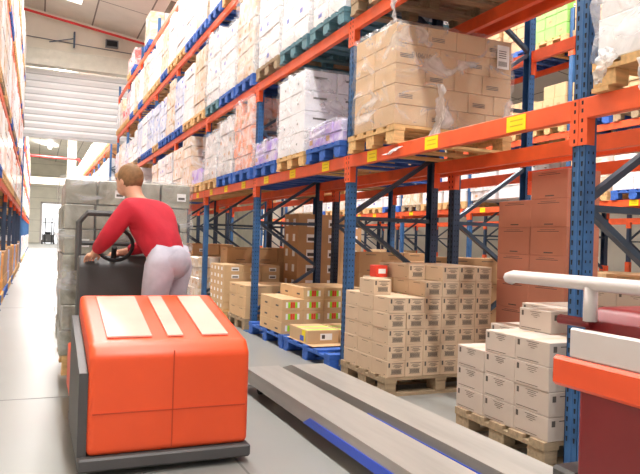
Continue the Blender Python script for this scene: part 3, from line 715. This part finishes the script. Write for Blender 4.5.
# ------------------------------------------------------------------ the big wrapped brown load on the lowest beam and its neighbours
def big_load():
    x, y, z = 2.46, 4.34, zbeam(1)
    pallet('bare wooden pallet under the big brown wrapped load on the lowest beam', x, y, z, 'wood', parts=True, L=1.12, group=None)
    t = empty('wrapped_load', (x+.0, y+.01, z+PH+.001), label='big brown carton load in torn clear film on the lowest beam, beside the second post', cat='pallet load')
    r = random.Random(5); L, Wd, H = 1.1, .68, .78; n = 5; h = H/n
    cuts = [[0, .3, .58, .85, 1.1], [0, .42, .68, .93, 1.1], [0, .27, .54, .81, 1.1], [0, .4, .64, .88, 1.1], [0, .28, .55, .83, 1.1]]
    for k in range(n):
        c = cuts[k]
        for i in range(4):
            for (y0, y1) in ((0, .335), (.34, .675)):
                if i > 1 and y0 > 0 and k < n-1: continue
                mb = MB().box(c[i]+.002, c[i+1]-.002, y0+r.uniform(0, .004), y1, k*h+.001, (k+1)*h-.002, 0, .004)
                if y0 == 0 and (k + i) % 2 == 1:
                    a = c[i]+.04; w_ = min(.12, c[i+1]-a-.03)
                    for q in range(3): mb.quad((a, -.0005, k*h+.05+q*.012), (a+w_, -.0005, k*h+.05+q*.012), (a+w_, -.0005, k*h+.056+q*.012), (a, -.0005, k*h+.056+q*.012), 1)
                mb.build('carton', [M['kraft'], M['ink']], t, recalc=False)
    f = link('stretch_film', film_mesh(L, .68, H, 11, 'film', sub=20), t)
    # white paper label with bar code
    lb = MB().box(.93, 1.05, -.0265, -.025, .54, .73)
    for q in range(8): lb.quad((.945+q*.011, -.027, .56), (.951+q*.011, -.027, .56), (.951+q*.011, -.027, .6), (.945+q*.011, -.027, .6), 1)
    for q in range(4): lb.quad((.945, -.027, .68-q*.018), (1.02, -.027, .68-q*.018), (1.02, -.027, .686-q*.018), (.945, -.027, .686-q*.018), 1)
    lb.build('shipping_label', [M['paper'], M['ink']], t, recalc=False)
    cu = bpy.data.curves.new('print', 'FONT'); cu.body = '0106/10'; cu.size = .055; cu.extrude = .0003
    to = bpy.data.objects.new('print_tmp', cu); COL.objects.link(to)
    dg = bpy.context.evaluated_depsgraph_get(); me = bpy.data.meshes.new_from_object(to.evaluated_get(dg)); bpy.data.objects.remove(to)
    me.materials.clear(); me.materials.append(M['ink']); o = link('printed_number', me, t, (.14, -.001, .53)); o.rotation_euler = (R(90), 0, 0)
    strand([(.38, -.05, .34), (.38, -.06, .2), (.37, -.06, .05), (.3, -.06, -.12), (.05, -.03, -.17), (-.04, .05, -.24)], .12, 3, t)
    strand([(.02, .05, .79), (-.01, .04, .9), (-.02, .02, 1.0), (-.02, -.02, 1.08)], .04, 5, t)
big_load()
def white_cartons():
    y = slots(1)[1]; z = zbeam(1)
    pallet('bare wooden pallet under the white printed cartons on the lowest beam', 2.46, y, z, 'wood', parts=True)
    t = empty('wrapped_load', (2.46, y+.01, z+PH+.001), label='white cartons with small dark prints, film-wrapped, on the lowest beam between posts', cat='pallet load')
    r = random.Random(2); n = 4; h = .84/n
    for k in range(n):
        for i in range(3):
            for j in range(2):
                if i > 0 and j > 0 and k < n-1: continue
                mb = MB().box(i*.365+.003+r.uniform(0, .006), i*.365+.362, j*.385+.002+r.uniform(0, .006), j*.385+.382, k*h+.001, (k+1)*h-.003, 0, .005)
                if j == 0: mb.quad((i*.365+.1, -.0005, k*h+.125), (i*.365+.25, -.0005, k*h+.125), (i*.365+.25, -.0005, k*h+.145), (i*.365+.1, -.0005, k*h+.145), 1)
                if i == 0: mb.quad((-.0005, j*.385+.19, k*h+.08), (-.0005, j*.385+.16, k*h+.08), (-.0005, j*.385+.16, k*h+.1), (-.0005, j*.385+.19, k*h+.1), 1)
                mb.build('carton', [M['white'], M['ink']], t, recalc=False)
    link('stretch_film', film_mesh(1.1, .77, .84, 5, 'film'), t)
white_cartons()
for s, w_ in ((0, 'near'), (2, 'far')):
    y = slots(1)[s]; z = zbeam(1)
    load(2.46, y, z, 'lilac', 1.1, .78, .2 if s == 0 else .26, f'lowest beam of the right rack, {w_} side of the white cartons', nx=5, ny=4, nz=2, pm_='bluewood', film=True, palparts=True, seed=2)
# torn film hanging from the right-edge load
tl = [o for o in bpy.data.objects if o.get('label', '').startswith('white wrapped load, on the lowest beam at the right edge')][0]
strand([(-.03, .68, .05), (-.05, .64, .0), (-.06, .66, -.06), (-.05, .7, -.12)], .09, 8, tl)
strand([(-.03, .42, .04), (-.06, .42, -.06), (-.05, .44, -.18), (-.05, .4, -.26)], .05, 9, tl)

# ------------------------------------------------------------------ trucks
def cyl(mb, x0, x1, y, z, r, m=0, seg=20): return mb.tube([(x0, y, z), (x1, y, z)], r, m, seg)
def smooth_bevel(o, w=.02, seg=3):
    bm = bmesh.new(); bm.from_mesh(o.data); bmesh.ops.remove_doubles(bm, verts=bm.verts, dist=1e-5)
    bmesh.ops.bevel(bm, geom=bm.edges[:], offset=w, segments=seg, affect='EDGES', profile=.6, clamp_overlap=True); bm.to_mesh(o.data); bm.free()
    o.data.polygons.foreach_set('use_smooth', [True]*len(o.data.polygons)); return o
def truck():
    t = empty('order_picker_truck', (.22, 3.3, 0), label='orange ride-on order picker truck driving away down the aisle', cat='forklift')
    Wt = .83
    hood = MB().prism([(0, .1), (.0, .58), (.06, .635), (.9, .8), (.9, .1)], 'x', .03, Wt).build('motor_cover', M['truck'], t); smooth_bevel(hood, .035, 4)
    MB().prism([(.02, .1), (.02, .5), (.25, .56), (.86, .68), (.86, .1)], 'x', -.012, .03).build('side_panel', M['tgrey'], t)
    MB().box(-.01, Wt+.01, -.03, .95, .035, .1, 0, .01).build('bumper', M['tgrey'], t)
    # pale pinkish strips that paint a sheen onto the sloping cover
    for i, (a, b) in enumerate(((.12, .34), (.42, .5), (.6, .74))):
        MB().prism([(.12, .6505), (.82, .788), (.82, .796), (.12, .6585)], 'x', a, b).build('cover_sheen', M['tsheen'], t)
    MB().box(.05, Wt-.02, -.003, .0, .3, .306).box(.43, .436, -.003, 0, .12, .6).build('cover_seam', mat('dark_orange_seam', srgb(190, 60, 24), .4, var=.03), t)
    MB().box(.02, Wt, .9, 1.62, .06, .13, 0, .006).build('platform', M['tgrey'], t)
    MB().box(.0, .05, .9, 1.5, .13, .42, 0, .01).build('side_guard', M['truck'], t)
    c = MB().prism([(1.5, .1), (1.48, .95), (1.54, 1.02), (1.68, 1.0), (1.74, .1)], 'x', .05, Wt-.03).build('control_console', M['tgrey'], t); smooth_bevel(c, .02, 3)
    st = MB().tube([(.28, 1.5, 1.0), (.28, 1.44, 1.08)], .018)
    n = 20; ring = [(.28+.12*math.cos(2*math.pi*k/n), 1.42+.03*math.sin(2*math.pi*k/n), 1.1+.11*math.sin(2*math.pi*k/n)) for k in range(n+1)]
    st.tube(ring, .013, seg=8); st.build('steering_wheel', M['rubber'], t)
    rail = MB()
    rail.tube([(.06, 1.72, .9), (.06, 1.76, 1.25), (.12, 1.77, 1.32), (.7, 1.77, 1.32), (.77, 1.76, 1.25), (.77, 1.72, .9)], .022)
    rail.tube([(.07, 1.76, 1.1), (.77, 1.76, 1.1)], .016); rail.build('load_guard', M['tgrey'], t)
    for a in (.17, .54):
        f = MB().prism([(1.7, .05), (1.7, .11), (3.0, .1), (3.05, .06)], 'x', a, a+.17).build('fork', M['forksteel'], t)
    for x_, y_ in ((.02, .35), (Wt-.1, .35), (.3, 1.2), (.52, 1.2)):
        wl = cyl(MB(), x_, x_+.09, y_, .085, .085); wl.build('wheel', M['rubber'], t, smooth=False)
    return t
truck()
# load carried on the forks
pallet('bare wooden pallet on the forks of the orange truck', .2, 5.2, .112, 'wood', L=.92, Wd=1.15, parts=True)
key = bundle_mesh('sage', .94, 1.12, 1.32, 4, 4, 7, 4)
tl = link('wrapped_load', key, None, (.17, 5.2, .112+PH+.001)); tag(tl, 'sage grey film-wrapped load carried on the forks of the orange truck', 'pallet load')
link('stretch_film', film_mesh(.95, 1.13, 1.32, 21, 'filmthick', sub=18), tl)

def truck2():
    t = empty('long_fork_truck', (1.49, 1.50, 0), label='dark red truck with white rails and long forks, cut by the right edge', cat='forklift')
    b = MB().prism([(0, .1), (.68, .1), (.68, .86), (.6, 1.0), (.06, 1.0), (0, .92)], 'y', -1.1, -.02).build('body', M['maroon'], t); smooth_bevel(b, .02, 3)
    MB().box(-.02, .0, -1.1, .0, .845, .935, 0, .006).build('white_band', M['offwhite'], t)
    MB().box(-.03, .0, -1.1, .06, .755, .845, 0, .01).build('orange_band', M['truck'], t)
    r_ = MB(); r_.tube([(.0, -1.05, .98), (.0, -1.05, 1.07), (.0, -1.0, 1.07), (.0, .28, 1.07), (.0, .3, 1.065), (.02, .31, 1.06)], .021)
    r_.tube([(0, -.06, 1.06), (0, -.06, .96)], .02); r_.build('hand_rail', M['offwhite'], t, smooth=True)
    MB().tube([(.02, -.05, .95), (.02, .08, .95)], .015).build('rail_bar', M['maroon'], t)
    MB().box(0, .68, -.02, .08, .06, .5, 0, .01).build('fork_carriage', M['tgrey'], t)
    for a in (.0, .38):
        f = MB().prism([(.05, .09), (.05, .2), (3.3, .19), (3.55, .12), (3.5, .09)], 'x', a, a+.27).build('fork', M['forksteel'], t)
        MB().prism([(.05, .09), (.05, .15), (2.0, .14), (2.1, .09)], 'x', a-.006, a-.0005).build('fork_edge', M['bluepaint'], f)
        w_ = cyl(MB(), a+.08, a+.19, 3.2, .045, .045); w_.build('fork_roller', M['rubber'], f)
    for a in (.1, .5): cyl(MB(), a, a+.09, -.5, .09, .09).build('wheel', M['rubber'], t)
truck2()

# distant truck with its silhouette at the end of the aisle
def far_truck():
    t = empty('distant_forklift', (1.05, 69, 0), label='small dark forklift far away at the end of the aisle', cat='forklift')
    MB().box(-.55, .55, 0, 1.4, .15, .95, 0, .05).build('chassis', M['tgrey'], t)
    g = MB()
    for x in (-.5, .5): g.bar((x, .1, .9), (x, .2, 2.1), .06, .06); g.bar((x, 1.3, .9), (x, 1.1, 2.1), .06, .06)
    g.box(-.55, .55, .15, 1.15, 2.08, 2.14); g.build('overhead_guard', M['rubber'], t)
    m_ = MB()
    for x in (-.3, .3): m_.box(x-.05, x+.05, -.15, -.03, .1, 2.6)
    m_.build('mast', M['rubber'], t)
    for x in (-.35, .2): MB().box(x, x+.14, -1.1, -.15, .05, .1).build('fork', M['tgrey'], t)
    for x in (-.6, .45):
        for y in (.25, 1.15): cyl(MB(), x, x+.15, y, .2, .2).build('wheel', M['rubber'], t)
    MB().box(-.25, .25, .5, .9, .95, 1.2, 0, .04).build('seat', M['rubber'], t)
far_truck()
tag(MB().box(2.0, 3.1, 70, 71, 0, 2.2, 0, .02).build('stacked_crate', M['white']), 'pale stacked crate beside the distant forklift', 'crate')

# ------------------------------------------------------------------ driver
def skin(name, verts, edges, radii, m, parent=None, levels=2):
    me = bpy.data.meshes.new(name+'_cage'); me.from_pydata([tuple(v) for v in verts], edges, [])
    o = bpy.data.objects.new(name+'_cage', me); COL.objects.link(o)
    o.modifiers.new('s', 'SKIN'); o.modifiers['s'].use_smooth_shade = True
    s = me.skin_vertices[0].data
    for i, r in enumerate(radii):
        r = r if isinstance(r, tuple) else (r, r); s[i].radius = r; s[i].use_root = (i == 0)
    sb = o.modifiers.new('b', 'SUBSURF'); sb.levels = levels; sb.render_levels = levels
    dg = bpy.context.evaluated_depsgraph_get(); out = bpy.data.meshes.new_from_object(o.evaluated_get(dg)); bpy.data.objects.remove(o)
    out.name = name; out.materials.clear(); out.materials.append(m)
    out.polygons.foreach_set('use_smooth', [True]*len(out.polygons))
    return out
def ell(bm, c, r, rot=None, seg=16, ring=10):
    mt = Matrix.Translation(c) @ (rot or Matrix.Identity(4)) @ Matrix.Diagonal((r[0], r[1], r[2], 1))
    bmesh.ops.create_uvsphere(bm, u_segments=seg, v_segments=ring, radius=1, matrix=mt)
def driver():
    # local frame: faces +y, x to the figure's right; z from the platform up
    t = empty('person', (.80, 4.46, .131), R(42), label='person in a red sweatshirt standing on the orange truck, leaning over its controls', cat='person'); t.scale = (.94, .94, .94)
    V = Vector
    pel = V((0, -.04, .92)); w1 = V((0, .03, 1.05)); ch = V((0, .15, 1.2)); nk0 = V((0, .24, 1.32)); nk = V((0, .29, 1.385)); hd = V((0, .33, 1.455)); hd2 = V((0, .34, 1.51))
    sh = [V((s*.185, .2, 1.28)) for s in (-1, 1)]
    el = [V((-.27, .3, 1.07)), V((.25, .27, 1.05))]; wr = [V((-.17, .5, .97)), V((.1, .48, .97))]
    hip = [V((s*.095, -.03, .88)) for s in (-1, 1)]; kn = [V((s*.11, .03, .49)) for s in (-1, 1)]; an = [V((s*.11, -.06, .09)) for s in (-1, 1)]
    toe = [a+V((.0, .15, -.045)) for a in an]
    vs = [pel, w1, ch, nk0, nk, hd, hd2]; ed = [(0, 1), (1, 2), (2, 3), (3, 4), (4, 5), (5, 6)]
    rd = [(.13, .1), (.125, .09), (.15, .1), (.08, .07), (.055, .055), (.07, .08), (.07, .085)]
    for k in (0, 1):
        n = len(vs); vs += [sh[k], el[k], wr[k], wr[k]+(wr[k]-el[k]).normalized()*.055]; ed += [(2, n), (n, n+1), (n+1, n+2), (n+2, n+3)]; rd += [.058, .042, .027, (.036, .02)]
        n = len(vs); vs += [hip[k], kn[k], an[k], toe[k]]; ed += [(0, n), (n, n+1), (n+1, n+2), (n+2, n+3)]; rd += [.085, .058, .04, .035]
    me = skin('body', vs, ed, rd, M['skin'])
    bm = bmesh.new(); bm.from_mesh(me)
    H = V((0, .355, 1.505))
    ell(bm, H, (.076, .094, .112), seg=24, ring=16)                       # skull
    ell(bm, H+V((0, .03, -.06)), (.056, .064, .056))                       # jaw
    bmesh.ops.create_cone(bm, segments=8, radius1=.016, radius2=.004, depth=.05, cap_ends=True, matrix=Matrix.Translation(H+V((0, .1, -.012))) @ Matrix.Rotation(R(-18), 4, 'X'))
    for s in (-1, 1): ell(bm, H+V((s*.077, -.004, -.012)), (.01, .02, .03), seg=8, ring=6)
    for k, s in ((0, -1), (1, 1)):
        d = (wr[k]-el[k]).normalized(); p = wr[k]+d*.07; side = V((0, 0, 1)).cross(d).normalized(); dn = V((0, 0, -1))
        ell(bm, wr[k]+d*.055, (.04, .05, .02), Matrix.Rotation(math.atan2(-d.x, d.y), 4, 'Z'), seg=12, ring=8)
        for q in range(4):
            ln = (.07, .078, .074, .058)[q]; b0 = p+side*(.03-.02*q)+d*.012; b1 = b0+d*ln*.45; b2 = b1+d*ln*.25+dn*ln*.3; b3 = b2+dn*ln*.3-d*ln*.08
            tb = MB().tube([b0-d*.02, b0, b1, b2, b3], [.009, .0095, .009, .0082, .006], seg=8); mm = tb.mesh('f', M['skin'], True); bm.from_mesh(mm); bpy.data.meshes.remove(mm)
        b0 = wr[k]+d*.03-side*s*-.03; b1 = b0+d*.03+side*s*.025+dn*.01; b2 = b1+d*.026+dn*.012
        tb = MB().tube([b0, b1, b2], [.012, .0105, .007], seg=8); mm = tb.mesh('f', M['skin'], True); bm.from_mesh(mm); bpy.data.meshes.remove(mm)
    for f in bm.faces: f.smooth = True; f.material_index = 0
    bm.to_mesh(me); bm.free(); body = link('body', me, t)
    for s in (-1, 1):
        b = bmesh.new(); ell(b, H+V((s*.03, .086, .012)), (.012, .008, .008), seg=10, ring=8); m_ = bpy.data.meshes.new('eye'); b.to_mesh(m_); b.free(); m_.materials.append(M['eye']); link('eye', m_, t)
    b = bmesh.new(); ell(b, H+V((0, .088, -.056)), (.022, .008, .006), seg=10, ring=6); m_ = bpy.data.meshes.new('mouth'); b.to_mesh(m_); b.free(); m_.materials.append(M['lip']); link('mouth', m_, t)
    b = bmesh.new(); ell(b, H+V((0, -.016, .022)), (.086, .1, .108), seg=24, ring=16)
    for v in list(b.verts):
        q = v.co-H
        if q.y > .055 and q.z < .055: v.co.y = H.y+.045
        if q.z < -.06: v.co.z = H.z-.06
        v.co += V((math.sin(v.co.x*160)*.002, math.sin(v.co.z*140)*.002, math.sin(v.co.y*150)*.002))
    m_ = bpy.data.meshes.new('hair'); b.to_mesh(m_); b.free(); m_.materials.append(M['hair']); m_.polygons.foreach_set('use_smooth', [True]*len(m_.polygons)); link('hair', m_, t)
    # sweatshirt
    vs = [pel+V((0, 0, -.02)), w1, ch, nk0+V((0, .01, .0))]; ed = [(0, 1), (1, 2), (2, 3)]; rd = [(.175, .14), (.165, .13), (.19, .135), (.095, .09)]
    for k in (0, 1):
        n = len(vs); c = wr[k].lerp(el[k], .12); vs += [sh[k], el[k], c]; ed += [(2, n), (n, n+1), (n+1, n+2)]; rd += [.088, .066, .046]
    link('sweatshirt', skin('sweatshirt', vs, ed, rd, M['redcloth']), t)
    tb = MB()
    for k in (0, 1): tb.tube([pel+V((0, 0, .09))+V(((-.05, .05)[k], 0, 0)), hip[k]+V((0, -.005, .0)), hip[k].lerp(kn[k], .35), kn[k], kn[k].lerp(an[k], .35), an[k]+V((0, 0, .01))], [.1, .112, .1, .074, .072, .06], seg=16)
    m_ = tb.mesh('trousers', M['jeans'], True); bm = bmesh.new(); bm.from_mesh(m_); ell(bm, pel+V((0, -.015, .0)), (.165, .125, .13), seg=20, ring=14)
    for f in bm.faces: f.smooth = True
    bm.to_mesh(m_); bm.free(); link('trousers', m_, t)
    for k in (0, 1):
        link('shoe', skin('shoe', [an[k]+V((0, -.04, -.035)), an[k]+V((0, .06, -.04)), toe[k]+V((0, .03, -.0))], [(0, 1), (1, 2)], [(.05, .05), (.05, .045), (.045, .035)], M['shoe']), t)
driver()
bpy.context.view_layer.update()
